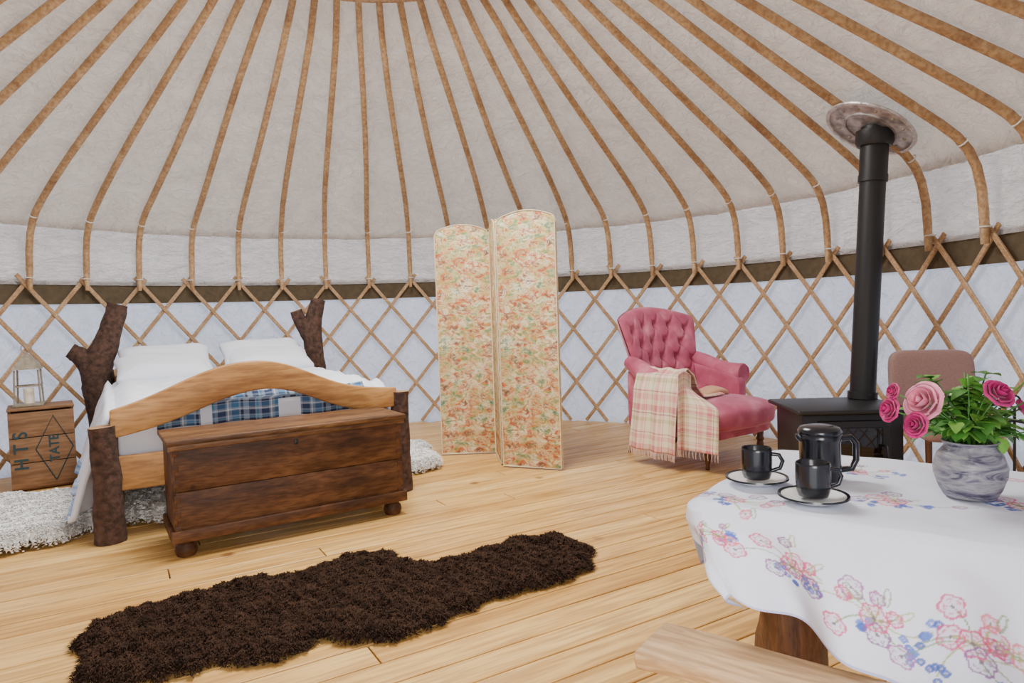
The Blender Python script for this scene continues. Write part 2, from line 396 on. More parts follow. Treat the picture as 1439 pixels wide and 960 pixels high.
fur('sheepskin_rug',[(-1.56,2.32),(-1.68,2.50),(-1.62,2.70),(-1.40,2.86),(-1.25,2.98),(-1.03,3.05),(-.90,3.20),(-.66,3.29),(-.48,3.12),(-.25,3.23),(-.03,3.42),(.22,3.44),(.355,3.25),(.30,3.0),(.14,2.85),(-.07,2.75),(-.24,2.60),(-.38,2.46),(-.52,2.385),(-.74,2.41),(-.84,2.28),(-1.07,2.25),(-1.18,2.18),(-1.46,2.17)],
    .042,115000,.020,.0022,[(.012,.005,.003),(.075,.038,.022)],patch=.25,lump=.012,rag=.022)
wc=[(.93,.92,.89),(1,.99,.97)]
fur('white_fleece',[(-3.2,3.55),(-2.75,3.46),(-2.5,3.64),(-2.40,3.90),(-2.0,3.92),(-1.76,4.08),(-1.9,4.35),(-2.4,4.5),(-2.8,4.5),(-3.15,4.5),(-3.4,4.25),(-3.45,3.85)],.12,75000,.024,.006,wc,rag=.03)
fur('white_fleece.001',[(-.90,5.0),(-.74,4.98),(-.60,5.14),(-.62,5.36),(-.72,5.54),(-.76,5.8),(-1.0,5.95),(-1.15,5.7),(-1.1,5.3),(-1.02,5.1)],.10,26000,.024,.006,wc,rag=.02)
# ------------------------------------------------------------------ bed
bed=empty('log_bed',(-2.25,3.66,0),ang)
BW=1.72; BL=2.12
def logpost(name,pts,rad,par=bed,seg=16,steps=10,m=M_bark,noise=.07):
    P_=[];R_=[]
    for i in range(len(pts)-1):
        for t in np.linspace(0,1,steps,endpoint=(i==len(pts)-2)):
            P_.append(np.array(pts[i])*(1-t)+np.array(pts[i+1])*t); R_.append(rad[i]*(1-t)+rad[i+1]*t)
    return tube(name,P_,R_,m,par,seg,noise,M_logend)
logpost('foot_post_left',[(0,0,0),(.005,0,.35),(-.01,0,.64)],[.080,.072,.068])
logpost('foot_post_right',[(BW,0,0),(BW-.005,0,.35),(BW,0,.68)],[.065,.062,.06])
logpost('head_post_left',[(.02,BL,0),(-.03,BL,.55),(-.05,BL,.85),(.06,BL,1.12),(.13,BL,1.36)],[.11,.11,.12,.085,.075])
logpost('head_branch_left',[(-.03,BL,.78),(-.16,BL,.96),(-.22,BL,1.00)],[.09,.07,.06])
logpost('head_post_right',[(BW,BL,0),(BW,BL,.7),(BW-.02,BL,1.1),(BW+.05,BL,1.37)],[.10,.09,.085,.065])
logpost('head_branch_right',[(BW,BL,.95),(BW-.13,BL,1.18),(BW-.16,BL,1.27)],[.08,.06,.055])
V=[];Fc=[]; n=40
def ztop(s): 
    x=s*BW; sg=.56 if x<.80 else .46
    return .695+.255*math.exp(-(abs(x-.80)/sg)**2.2)+.008*math.sin(s*9)+.010*s
def zbot(s):
    x=s*BW; sg=.5 if x<.80 else .46
    return .55+.205*math.exp(-(abs(x-.80)/sg)**2.2)+.008*math.sin(s*12+1)+.03*s
for i in range(n+1):
    s=i/n; x=.03+s*(BW-.06)
    for y in (-.028,.028): V+= [(x,y,zbot(s)),(x,y,ztop(s))]
for i in range(n):
    a=i*4; b=a+4
    Fc+=[(a,b,b+1,a+1),(a+2,a+3,b+3,b+2),(a+1,b+1,b+3,a+3),(a,a+2,b+2,b)]
Fc+=[(0,1,3,2),(n*4,n*4+2,n*4+3,n*4+1)]
bevel(mesh_obj('footboard_arch',V,Fc,M_oak,bed),.008)
box('foot_rail',(BW-.1,.05,.19),(BW/2,.0,.37),M_oak,bed,bv=.01)
box('side_rail_left',(.045,BL-.15,.16),(.03,BL/2,.36),M_oak,bed,bv=.008)
box('side_rail_right',(.045,BL-.15,.16),(BW-.03,BL/2,.36),M_oak,bed,bv=.008)
box('head_rail',(BW-.15,.05,.35),(BW/2,BL-.02,.6),M_oak,bed,bv=.01)
superell('mattress',(BW-.14,BL-.2,.28),(BW/2,BL/2+.01,.55),M_white,bed,.18,.12)
def plaid(name,base,stripes,n=8,scale=(1,1),rough=.9):
    m,nt,b=new_mat(name); L=nt.links.new
    uvn=N(nt,'ShaderNodeUVMap'); sp=N(nt,'ShaderNodeSeparateXYZ'); L(uvn.outputs[0],sp.inputs[0])
    cols=[]
    for ax in (0,1):
        mu=N(nt,'ShaderNodeMath',operation='MULTIPLY'); L(sp.outputs[ax],mu.inputs[0]); mu.inputs[1].default_value=scale[ax]
        fr=N(nt,'ShaderNodeMath',operation='FRACT'); L(mu.outputs[0],fr.inputs[0])
        r_=nt.nodes.new('ShaderNodeValToRGB'); r_.color_ramp.interpolation='CONSTANT'; e=r_.color_ramp.elements
        e[0].position=0; e[0].color=(*base,1); e[1].position=.999; e[1].color=(*base,1)
        for (po,w,c) in stripes:
            x=e.new(po); x.color=(*c,1); x=e.new(po+w); x.color=(*base,1)
        L(fr.outputs[0],r_.inputs[0]); cols.append(r_.outputs[0])
    mx=N(nt,'ShaderNodeMix',data_type='RGBA'); mx.inputs[0].default_value=.5; L(cols[0],mx.inputs[6]); L(cols[1],mx.inputs[7])
    L(mx.outputs[2],b.inputs['Base Color']); b.inputs['Roughness'].default_value=rough
    return m
M_plaidb=plaid('plaid_blue',(.30,.36,.46),[(.05,.14,(.015,.03,.08)),(.22,.05,(.08,.25,.42)),(.34,.18,(.03,.05,.12)),(.56,.03,(.8,.85,.9)),(.66,.16,(.06,.18,.36)),(.86,.06,(.01,.015,.04))],scale=(4,6))
M_plaidp=plaid('plaid_pink',(.84,.70,.52),[(.04,.16,(.66,.20,.22)),(.24,.03,(.30,.12,.14)),(.36,.12,(.50,.50,.24)),(.55,.14,(.84,.74,.58)),(.72,.03,(.5,.12,.18)),(.80,.12,(.80,.38,.34))],scale=(2.6,4.2))
def duv(a,b):
    y=.10+b*(BL-.35)
    w=BW-.10; z0=.735; x=a
    if x<0: d=-x; xx=.03-.03*min(d,.1)/.1-.20*d; z=z0-.06*min(1,d/.06)-max(0,d-.04); xx-=.09*math.sin(y*9+.5)*d*1.3
    elif x>w: d=x-w; xx=w+.05+.16*d+.05*math.sin(y*8)*d; z=z0-.06*min(1,d/.06)-max(0,d-.04)
    else:
        e=min(x,w-x); xx=x+.03; z=z0-.06*(1-sstep(0,.12,e))+.012
    z+=.026*wob(x*2.2,y*2.4,1.3,1)*sstep(0,.2,min(b,1-b)+.1)+.014*wob(x*5,y*4,1.6,4)
    if b<.06: z-=.05*(1-b/.06)
    return (xx,y,max(z,.13))
grid('duvet',duv,120,100,M_white,bed,u=(-.62,BW-.1+.5),v=(0,1),solid=.03)
M_bluehem=plaid('duvet_hem_blue',(.30,.45,.70),[(.1,.3,(.05,.14,.36)),(.6,.2,(.65,.72,.85))],scale=(18,2))
grid('duvet_hem',lambda a,b:tuple(np.array(duv(a,b))+np.array((-.022 if a<0 else .022,0,-.002))),16,80,M_bluehem,bed,u=(-.60,-.50),v=(0.02,.95),solid=.008)
def bl(a,b):
    x=a
    if b<0: 
        return (x,.058+.008*math.sin(x*14),.72+b*.9+.004*math.sin(x*20))
    X=duv(min(max(x,0.0),BW-.1),min(1,(b*.6)/(BL-.35)))
    return (X[0],.058+b*.6,X[2]+.022 if b>.08 else .72+(X[2]+.022-.72)*sstep(-.02,.08,b))
grid('sheet_drop',lambda a,b:(a,.064+.006*math.sin(a*11),.70-b*.28),60,10,M_white,bed,u=(.05,BW-.10),solid=.006)
grid('plaid_blanket',bl,80,40,M_plaidb,bed,u=(.26,BW-.25),v=(-.15,.10),solid=.012)
def pillow(name,loc,sx=.72,sy=.46,sz=.19,rx=.5,rz=0):
    def fn(x,y,z):
        ex=abs(x)/(sx/2); ey=abs(y)/(sy/2); k=(1-ex**4)*(1-ey**4)
        return (x*(1-.10*(1-ey**2)*ex**3),y*(1-.10*(1-ex**2)*ey**3),z*(.25+.75*max(0,k)**.5)+.010*wob(x*6,y*7,1,3))
    return superell(name,(sx,sy,sz),loc,M_white,bed,.6,.25,56,28,fn,(rx,0,rz))
pillow('pillow_1',(.42,BL-.32,.83),rx=.32,rz=.03); pillow('pillow_2',(1.24,BL-.32,.84),rx=.30,rz=-.04)
pillow('pillow_3',(.45,BL-.17,.87),rx=.5); pillow('pillow_4',(1.22,BL-.17,.88),rx=.5)
# ------------------------------------------------------------------ chest
cu=Vector((math.cos(ang),math.sin(ang),0)); cv=Vector((-math.sin(ang),math.cos(ang),0))
ch=empty('blanket_chest',Vector((-2.25,3.66,0))+cu*.895-cv*.335,ang+.025)
CWd,CDp=1.25,.42
box('body_front_lower',(CWd-.04,.025,.225),(0,-CDp/2+.02,.225),M_chest,ch,bv=.004)
box('body_front_upper',(CWd-.04,.025,.235),(0,-CDp/2+.02,.457),M_chest,ch,bv=.004)
box('body_back',(CWd-.04,.025,.46),(0,CDp/2-.02,.343),M_chest,ch)
for s in (-1,1):
    box('body_side_%s'%('l' if s<0 else 'r'),(.025,CDp-.02,.46),(s*(CWd/2-.02),0,.343),M_chest,ch,bv=.003)
    for k in range(6): box('dovetail_%s%d'%('l' if s<0 else 'r',k),(.028,.004,.036),(s*(CWd/2-.026),-CDp/2+.0062,.15+k*.078),M_chest,ch,bv=.001)
box('bottom_board',(CWd-.06,CDp-.04,.02),(0,0,.12),M_chest,ch)
box('plinth_front',(CWd+.02,.02,.06),(0,-CDp/2-.002,.115),M_chest,ch,bv=.006)
box('plinth_left',(.02,CDp,.06),(-CWd/2,0,.115),M_chest,ch,bv=.006); box('plinth_right',(.02,CDp,.06),(CWd/2,0,.115),M_chest,ch,bv=.006)
box('lid',(CWd+.03,CDp+.03,.026),(0,-.005,.594),M_chestlid,ch,bv=.005)
box('lid_edge',(CWd+.015,.015,.028),(0,-CDp/2-.004,.567),M_chestlid,ch,bv=.004)
box('lock_plate',(.02,.004,.03),(0,-CDp/2+.005,.52),M_black,ch,bv=.002)
for sx in (-1,1):
    for sy in (-1,1):
        lathe('bun_foot_%d%d'%(sx>0,sy>0),[(.03,0),(.045,.004),(.054,.03),(.05,.055),(.035,.072),(.03,.088)],M_chest,ch,(sx*(CWd/2-.06),sy*(CDp/2-.06),0),20)
# ------------------------------------------------------------------ crate + lantern
M_crate=wood('crate_pine',(.13,.06,.025),(.24,.125,.055),(.34,.19,.09),(8,1,1),6,.7,.3)
M_ink=simple('crate_ink',(.02,.05,.06),.8)
cr=empty('wooden_crate',(-3.575,5.06,0),math.atan2(.21,.30))
cw,cdp,chh=.40,.34,.60
for k in range(3):
    z=.02+ (k+.5)*(chh-.04)/3
    box('front_slat_%d'%k,(cw,.015,(chh-.04)/3-.006),(0,-cdp/2,z),M_crate,cr,bv=.002)
    box('back_slat_%d'%k,(cw,.015,(chh-.04)/3-.006),(0,cdp/2,z),M_crate,cr,bv=.002)
for s in (-1,1): box('side_%s'%('l' if s<0 else 'r'),(.018,cdp-.02,chh-.02),(s*(cw/2-.009),0,chh/2),M_crate,cr,bv=.002)
box('top_board',(cw+.01,cdp+.02,.018),(0,0,chh+.0),M_crate,cr,bv=.003); box('bottom_board',(cw-.04,cdp-.03,.015),(0,0,.015),M_crate,cr)
def text(name,body,size,loc,rot,par,mat):
    c=bpy.data.curves.new(name,'FONT'); c.body=body; c.size=size; c.extrude=.0008; c.offset=.002; c.align_x='CENTER'; c.align_y='CENTER'; c.materials.append(mat)
    o=bpy.data.objects.new(name,c); SC.objects.link(o); o.parent=par; o.location=loc; o.rotation_euler=rot; return o
text('stencil_hts','H T S',.12,(-.13,-cdp/2-.009,.30),(pi/2,-pi/2,0),cr,M_ink)
text('stencil_tate','TATE',.085,(.07,-cdp/2-.009,.30),(pi/2,-pi/2,0),cr,M_ink)
dm=[(.07,-cdp/2-.009,.06),(.185,-cdp/2-.009,.30),(.07,-cdp/2-.009,.54),(-.045,-cdp/2-.009,.30),(.07,-cdp/2-.009,.06)]
tube('stencil_diamond',dm,.004,M_ink,cr,4)
lt=empty('candle_lantern',(-3.63,5.02,chh+.010),.5)
box('base',(.19,.19,.02),(0,0,.01),M_lant,lt)
for sx in (-1,1):
    for sy in (-1,1):
        tube('post_%d%d'%(sx>0,sy>0),[(sx*.08,sy*.08,.02),(sx*.072,sy*.072,.27)],.007,M_lant,lt,6)
        tube('roof_rib_%d%d'%(sx>0,sy>0),[(sx*.085,sy*.085,.28),(sx*.045,sy*.045,.33),(sx*.02,sy*.02,.385)],.006,M_lant,lt,6)
mesh_obj('roof',[(-.09,-.09,.275),(.09,-.09,.275),(.09,.09,.275),(-.09,.09,.275),(-.022,-.022,.385),(.022,-.022,.385),(.022,.022,.385),(-.022,.022,.385)],[(0,1,5,4),(1,2,6,5),(2,3,7,6),(3,0,4,7),(4,5,6,7),(3,2,1,0)],M_lant,lt)
tube('ring_handle',[(.032*math.cos(a),0,.43+.032*math.sin(a)) for a in np.linspace(0,2*pi,17)],.004,M_lant,lt,6)
lathe('finial',[(.012,.385),(.015,.39),(.006,.40)],M_lant,lt)
for a in range(4): 
    c_,s_=math.cos(a*pi/2),math.sin(a*pi/2)
    box('rail_%d'%a,(.15,.006,.01),(s_*.076,c_*.076,.15),M_lant,lt,rot=(0,0,-a*pi/2),bv=0)
lathe('candle',[(.034,.02),(.034,.13),(.03,.133),(.004,.128),(.002,.145)],M_candle,lt)
# ------------------------------------------------------------------ folding screen
def toile():
    m,nt,b=new_mat('toile_fabric'); L=nt.links.new
    tc=N(nt,'ShaderNodeTexCoord'); mp=N(nt,'ShaderNodeMapping'); L(tc.outputs['Object'],mp.inputs[0]); mp.inputs['Scale'].default_value=(1,1,1.5)
    n1=N(nt,'ShaderNodeTexNoise',Scale=10.0,Detail=3.0); L(mp.outputs[0],n1.inputs['Vector'])
    pal=ramp(nt,n1.outputs[0],[(.32,(.07,.20,.15)),(.42,(.20,.27,.08)),(.48,(.55,.32,.08)),(.54,(.55,.10,.03)),(.64,(.20,.09,.05))])
    n2=N(nt,'ShaderNodeTexNoise',Scale=17.0,Detail=10.0,Roughness=.82,Distortion=1.0); L(mp.outputs[0],n2.inputs['Vector'])
    mk=ramp(nt,n2.outputs[0],[(.45,(1,1,1)),(.56,(0,0,0))])
    n3=N(nt,'ShaderNodeTexNoise',Scale=6.0,Detail=3.0); L(mp.outputs[0],n3.inputs['Vector'])
    base=ramp(nt,n3.outputs[0],[(.35,(.60,.47,.22)),(.5,(.74,.63,.36)),(.65,(.84,.76,.54))])
    mx=N(nt,'ShaderNodeMix',data_type='RGBA'); L(mk.outputs[0],mx.inputs[0]); L(base.outputs[0],mx.inputs[6]); L(pal.outputs[0],mx.inputs[7])
    L(mx.outputs[2],b.inputs['Base Color']); b.inputs['Roughness'].default_value=.75; return m
M_toile=toile()
M_pipe=simple('screen_piping',(.70,.58,.38),.8)
scr=empty('folding_screen')
def panel(name,a,b,H_=1.93):
    a=Vector((*a,0)); b=Vector((*b,0)); w=(b-a).length; th=math.atan2(b.y-a.y,b.x-a.x); e=.012
    top=[]
    for i in range(25):
        s=i/24; x=e+s*(w-2*e); q=min(s,1-s)*2
        z=H_-.085+.025*sstep(0,.10,q)+.06*math.sin(pi*s)**.8
        top.append((x,z))
    out=[(e,.012),(w-e,.012)]+top[::-1]; n=len(out); t=.014
    V=[(x,-t,z) for x,z in out]+[(x,t,z) for x,z in out]
    Fc=[tuple(range(n)),tuple(range(n,2*n))[::-1]]+[(i,i+n,(i+1)%n+n,(i+1)%n) for i in range(n)]
    o=mesh_obj(name,V,Fc,M_toile,scr); o.location=a; o.rotation_euler=(0,0,th); bevel(o,.005)
    for s in (-1,1):
        pp=tube(name+'_piping_%s'%('f' if s<0 else 'b'),[(x,s*t,z) for x,z in out]+[(out[0][0],s*t,out[0][1])],.005,M_pipe,scr,6); pp.location=a; pp.rotation_euler=(0,0,th)
panel('panel_left',(-.63,5.64),(-.155,5.66)); panel('panel_middle',(-.15,5.65),(-.095,5.18)); panel('panel_right',(-.10,5.15),(.355,4.96),1.945)
# ------------------------------------------------------------------ armchair
def velvet():
    m,nt,b=new_mat('pink_velvet'); L=nt.links.new
    tc=N(nt,'ShaderNodeTexCoord'); n=N(nt,'ShaderNodeTexNoise',Scale=7.0,Detail=5.0); L(tc.outputs['Object'],n.inputs['Vector'])
    rr=ramp(nt,n.outputs[0],[(.3,(.38,.06,.12)),(.55,(.52,.115,.19)),(.75,(.66,.24,.31))]); L(rr.outputs[0],b.inputs['Base Color'])
    b.inputs['Roughness'].default_value=.8; b.inputs['Sheen Weight'].default_value=.8; b.inputs['Sheen Roughness'].default_value=.3; b.inputs['Sheen Tint'].default_value=(1,.6,.72,1)
    n2=N(nt,'ShaderNodeTexNoise',Scale=250.0); L(tc.outputs['Object'],n2.inputs['Vector']); bp=N(nt,'ShaderNodeBump',Strength=.15,Distance=.002); L(n2.outputs[0],bp.inputs['Height']); L(bp.outputs[0],b.inputs['Normal']); return m
M_vel=velvet(); M_btn=simple('velvet_button',(.24,.04,.08),.8)
AL=(1.42,5.33,0); AR=.62; AS=1.03
ac=empty('armchair',AL,AR,sc=AS)
btn=[]
for j in range(5):
    for i in range(-3,4):
        x=(i+(.5 if j%2 else 0))*.155; v=.20+j*.155
        if abs(x)<.36-.05*(j==0) : btn.append((x,v))
def backw(v): return .29+.15*v**1.1
def bk(side):
    def g(u,v):
        w=backw(v); eu=1-abs(u)**5; ev=1-abs(2*v-1)**7 if v>.5 else 1-.3*abs(2*v-1)**7
        t=.075*max(0,eu)**.5*max(0,ev)**.5
        x=w*u; z=.33+v*(.83-.09*u*u)
        yc=.26+.22*v**1.2-.13*u*u*(.4+.6*v)
        if side<0:
            d=0
            for bx,bv in btn:
                r2=((x-bx)**2+((v-bv)*.84)**2); d+=.042*math.exp(-r2/.0011)
            a_=.155; b_=.155
            k1=x/a_+(v-.20)/b_/2; k2=x/a_-(v-.20)/b_/2
            c1=abs((k1+.5)%1-.5); c2=abs((k2+.5)%1-.5)
            m_=sstep(.08,.2,v)*sstep(.99,.88,v)*sstep(1,.8,abs(u))
            d+=.018*(math.exp(-(c1/.07)**2)+math.exp(-(c2/.07)**2))*m_*.8
            return (x,yc-t+d*m_**.5*sstep(0,.05,t)-.01,z)
        return (x,yc+t,z)
    return g
grid('back_front',bk(-1),110,110,M_vel,ac,u=(-1,1)); grid('back_rear',bk(1),40,40,M_vel,ac,u=(-1,1))
for k,(bx,bv) in enumerate(btn):
    w=backw(bv); pz=bk(-1)(bx/w,bv); lathe('button_%02d'%k,[(.0,-.006),(.010,-.003),(.012,.002),(.007,.007),(0,.009)],M_btn,ac,(pz[0],pz[1]-.001,pz[2]),12,(pi/2,0,0))
superell('seat_cushion',(.74,.82,.21),(0,-.09,.355),M_vel,ac,.5,.28,64,24,lambda x,y,z:(x*(1+.05*(y<0)*(-y/.4)),y-(.06*(1-(x/.37)**2) if y<0 else 0),z+.03*(1-(x/.37)**2)*(1-(y/.41)**2)))
superell('seat_rail',(.74,.78,.13),(0,-.07,.265),M_vel,ac,.25,.18,48,16)
for s in (-1,1):
    path=[(s*.37,.30,.74),(s*.38,.20,.70),(s*.395,.08,.645),(s*.40,-.04,.62),(s*.395,-.17,.615)]
    pp=[]; 
    for i in range(len(path)-1):
        for t in np.linspace(0,1,5,endpoint=(i==3)): pp.append(np.array(path[i])*(1-t)+np.array(path[i+1])*t)
    nm='l' if s<0 else 'r'
    tube('arm_roll_'+nm,[tuple(q) for q in pp],[.05+.028*math.sin(pi*min(1,i/12)*.5) for i in range(len(pp))],M_vel,ac,20)
    lathe('arm_scroll_'+nm,[(.0,.012),(.03,.012),(.05,.006),(.074,.012),(.082,.0),(.080,-.02)],M_vel,ac,(s*.395,-.175,.615),28,(pi/2,0,0))
    superell('arm_panel_'+nm,(.10,.52,.44),(s*.345,.05,.43),M_vel,ac,.25,.2,40,20,lambda x,y,z:(x,y,z+ (.06*(y/.3) if z>0 else 0)))
    lathe('front_leg_'+nm,[(.012,0),(.017,.01),(.014,.03),(.02,.06),(.027,.10),(.021,.125),(.029,.135),(.029,.15),(.023,.16),(.03,.22)],M_legw,ac,(s*.31,-.38,0),20)
    tube('back_leg_'+nm,[(s*.27,.42,0),(s*.27,.36,.12),(s*.27,.32,.24)],[.014,.019,.024],M_legw,ac,8)
th=empty('plaid_throw',AL,AR,sc=AS)
tp=[(.02,.50),(-.10,.495),(-.22,.50),(-.285,.565),(-.325,.66),(-.395,.712),(-.47,.665),(-.494,.57),(-.50,.45),(-.504,.34),(-.512,.23),(-.517,.12)]
def thr(u,v):
    k=v*(len(tp)-1); i=min(int(k),len(tp)-2); t=k-i; t=t*t*(3-2*t)*.3+t*.7
    x=tp[i][0]*(1-t)+tp[i+1][0]*t; z=tp[i][1]*(1-t)+tp[i+1][1]*t
    y=-.285+u*(.36+.10*v)-.03*(1-v)+.03*(1-v)**2
    fold=math.sin(u*16+v*2)
    if v>.5: x-=.014*(fold+1)*min(1,(v-.5)*3)
    else: z+=.006*fold
    return (x,y,z)
grid('cloth',thr,60,80,M_plaidp,th,solid=.008)
V=[];Fc=[]
for k in range(60):
    u=k/59; q=Vector(thr(u,1.0)); e=q+Vector((random.uniform(-.01,.01),random.uniform(-.006,.006),-.05))
    v_,f_=tube_geo([q,(q+e)/2+Vector((-.003,0,0)),e],.0026,4); b=len(V); V+=v_; Fc+=[tuple(b+i for i in w) for w in f_]
def thf(u,v):
    a=-.505+u*.135; z=.685-.52*v-.02*u+.03*math.sin(pi*u)*(1-v)
    yy=-.285-.012*math.sin(u*14)*v-.012-.24*sstep(.15,.45,v)*sstep(.45,.95,u)
    return (a-.02*v-.02*v*u,yy,z)
grid('cloth_front',thf,50,50,M_plaidp,th,solid=.006)
for k in range(22):
    u=k/21; q=Vector(thf(u,1.0)); e=q+Vector((random.uniform(-.01,.01),random.uniform(-.006,.006),-.05))
    v_,f_=tube_geo([q,(q+e)/2+Vector((-.003,0,0)),e],.0026,4); b=len(V); V+=v_; Fc+=[tuple(b+i for i in w) for w in f_]
M_fringe=simple('throw_fringe',(.72,.50,.40),.9); mesh_obj('fringe',V,Fc,M_fringe,th)
superell('folded_corner',(.34,.20,.05),(.0,-.12,.50),simple('throw_lining',(.60,.33,.20),.9,bump=.3,bscale=30),th,.6,.5,30,14,lambda x,y,z:(x,y,z+.02*math.sin(x*20)),(0,0,-.5))
# ------------------------------------------------------------------ stove + flue
st=empty('wood_stove',(2.0,4.15,0),-.06)
M_glass=simple('stove_glass',(.01,.008,.007),.05)
box('firebox',(.58,.46,.39),(0,0,.335),M_black,st,bv=.01)
box('top_plate',(.66,.56,.026),(0,0,.545),M_black,st,bv=.008)
box('base_plate',(.60,.48,.025),(0,0,.13),M_black,st,bv=.006)
box('door_frame',(.42,.02,.30),(0,-.24,.34),M_black,st,bv=.008); box('door_glass',(.32,.012,.20),(0,-.252,.35),M_glass,st,bv=.004)
tube('door_handle',[(.17,-.255,.34),(.17,-.29,.34),(.17,-.295,.28)],.008,M_black,st,8)
for sx in (-1,1):
    for sy in (-1,1): lathe('leg_%d%d'%(sx>0,sy>0),[(.028,0),(.02,.02),(.022,.09),(.03,.12)],M_black,st,(sx*.23,sy*.17,0),14)
fp=empty('flue_pipe',(2.255,4.33,.559)); tilt=Vector((.10,0,1.73))
def fpt(t): return tilt*t
tube('lower_pipe',[fpt(0),fpt(.5),fpt(.84)],.077,M_black,fp,32); tube('upper_pipe',[fpt(.82),fpt(1.0)],.083,M_black,fp,32)
tube('collar_base',[fpt(0.0),fpt(.025)],.089,M_black,fp,32); tube('joint_ring',[fpt(.80),fpt(.825)],.087,M_black,fp,32)
tube('top_collar',[fpt(.93),fpt(.945),fpt(.985)],[.098,.112,.112],M_black,fp,32)
fl_=empty('flue_flashing',(2.325,4.33,2.285),0,rot=(0,.54,.12))
lathe('flashing_disc',[(.10,-.004),(.27,-.004),(.275,0),(.27,.006),(.10,.006)],M_steel,fl_,seg=48)
lathe('flashing_rim',[(.255,-.005),(.258,-.014),(.278,-.014),(.282,-.004)],simple('foil_tape',(.55,.52,.5),.35,.5,.8,30,.3),fl_,seg=48,caps=False)
lathe('flashing_inner_ring',[(.150,-.005),(.153,-.014),(.165,-.014),(.168,-.004)],M_steel,fl_,seg=48,caps=False)
for k in range(12): lathe('rivet_%d'%k,[(0,-.014),(.008,-.012),(.011,-.004)],M_lant,fl_,(.21*math.cos(k*pi/6),.21*math.sin(k*pi/6),0),8)
# ------------------------------------------------------------------ upholstered chair behind stove
M_taupe=simple('taupe_fabric',(.30,.175,.15),.85,bump=.2,bscale=120,var=.12,sheen=.3)
uc=empty('upholstered_chair',(2.54,3.96,0),-.25)
superell('back_pad',(.47,.09,.50),(0,.20,.62),M_taupe,uc,.3,.3,40,24,lambda x,y,z:(x,y+.12*(z/.25)*.25-.4*x*x*.5,z))
superell('seat_pad',(.40,.42,.10),(.03,-.05,.42),M_taupe,uc,.4,.25)
for sx in (-1,1):
    tube('front_leg_%d'%(sx>0),[(sx*.17+.03,-.21,0),(sx*.17+.03,-.20,.40)],[.014,.02],M_legw,uc,8); tube('back_leg_%d'%(sx>0),[(sx*.2,.24,0),(sx*.2,.17,.42)],[.014,.02],M_legw,uc,8)
ft=empty('fireside_tool_set',(2.56,3.42,0))
lathe('base',[(.0,0),(.09,0),(.09,.012),(.02,.02),(.008,.03)],M_black,ft)
tube('stem',[(0,0,.02),(0,0,.62)],.007,M_black,ft,8); tube('cross_bar',[(-.09,0,.55),(.09,0,.55)],.006,M_black,ft,8); tube('cross_bar_2',[(0,-.08,.55),(0,.08,.55)],.006,M_black,ft,8)
tube('ring',[(.03*math.cos(a),0,.65+.03*math.sin(a)) for a in np.linspace(0,2*pi,15)],.005,M_black,ft,6)
for k,(x,y) in enumerate(((-.085,0),(.085,0),(0,-.075))):
    tube('tool_%d'%k,[(x,y,.13),(x,y,.58),(x+.01,y,.62)],.006,M_black,ft,8)
    if k==0: box('shovel_blade',(.07,.012,.10),(x,y,.12),M_black,ft,bv=.004)
    if k==1: lathe('brush_head',[(.02,.05),(.035,.06),(.03,.13),(.01,.16)],M_black,ft,(x,y,0))
# ------------------------------------------------------------------ table
ta=math.radians(53); e1=np.array((math.cos(ta),math.sin(ta))); e2=np.array((math.sin(ta),-math.cos(ta)))
tr=math.atan2(e2[1],e2[0])
TX,TY=.408,1.53
tb=empty('log_table',(TX,TY,0),tr)
TL,TW,TH=1.0,.64,.745
box('table_top',(TL-.02,TW-.02,.045),(TL/2,TW/2,TH-.027),M_oakpale,tb,bv=.008)
logpost('log_leg_1',[(.11,.36,0),(.12,.34,.4),(.11,.35,.69)],[.098,.082,.090],tb,20,8,M_log,.16)
logpost('log_leg_2',[(.86,.33,0),(.87,.33,.4),(.86,.33,.69)],[.09,.08,.085],tb,20,8,M_log,.16)
ovL,ovF,ovB,ovR=.17,.30,.12,.1
s=.0027; xs=np.arange(-ovL,TL+ovR,s); ys=np.arange(-ovF,TW+ovB,s)
A,B=np.meshgrid(xs,ys); nx_,ny_=len(xs),len(ys)
rc=.03
qx=np.clip(A,rc,TL-rc); qy=np.clip(B,rc,TW-rc); dx=A-qx; dy=B-qy; D=np.hypot(dx,dy); d=np.maximum(0,D-rc)
ux=np.where(D>1e-6,dx/np.maximum(D,1e-6),0); uy=np.where(D>1e-6,dy/np.maximum(D,1e-6),0)
inn=np.minimum(D,rc)
kx=.62+.38*np.clip((A)/.42,0,1); kf=np.where(B<rc,kx,1)
d=d*kf
fold=(np.sin(A*19+1.6)*.6+np.sin(A*35+B*5)*.25)*np.abs(uy)+(np.sin(B*25+.6))*.7*np.abs(ux)
out_=.012+.05*d+.055*np.minimum(1,d/.2)*fold*np.clip(d/.08,0,1)
cornr=np.clip(np.abs(ux*uy)*2,0,1)
bend=np.minimum(d,.012)
Xp=qx+ux*(inn+np.where(d>0,np.minimum(d,.02)*.6+out_*np.minimum(1,d/.02),0)); Yp=qy+uy*(inn+np.where(d>0,np.minimum(d,.02)*.6+out_*np.minimum(1,d/.02),0))
Xp=Xp+.62*np.maximum(0,d-.05)*np.exp(-np.maximum(qx,0)/.22)*(uy<0.2)
Yp=Yp-.10*np.maximum(0,d-.05)*cornr*(uy<0)
Zp=TH+.003-np.where(d>0,d*(1+.10*cornr)-.3*bend,0)+.0012*np.sin(A*31+B*17)+.0015*np.sin(B*40)
V=np.column_stack([Xp.ravel(),Yp.ravel(),Zp.ravel()])
ii=(np.arange(ny_-1)[:,None]*nx_+np.arange(nx_-1)[None,:]).ravel()
Fq=np.column_stack([ii,ii+1,ii+1+nx_,ii+nx_])
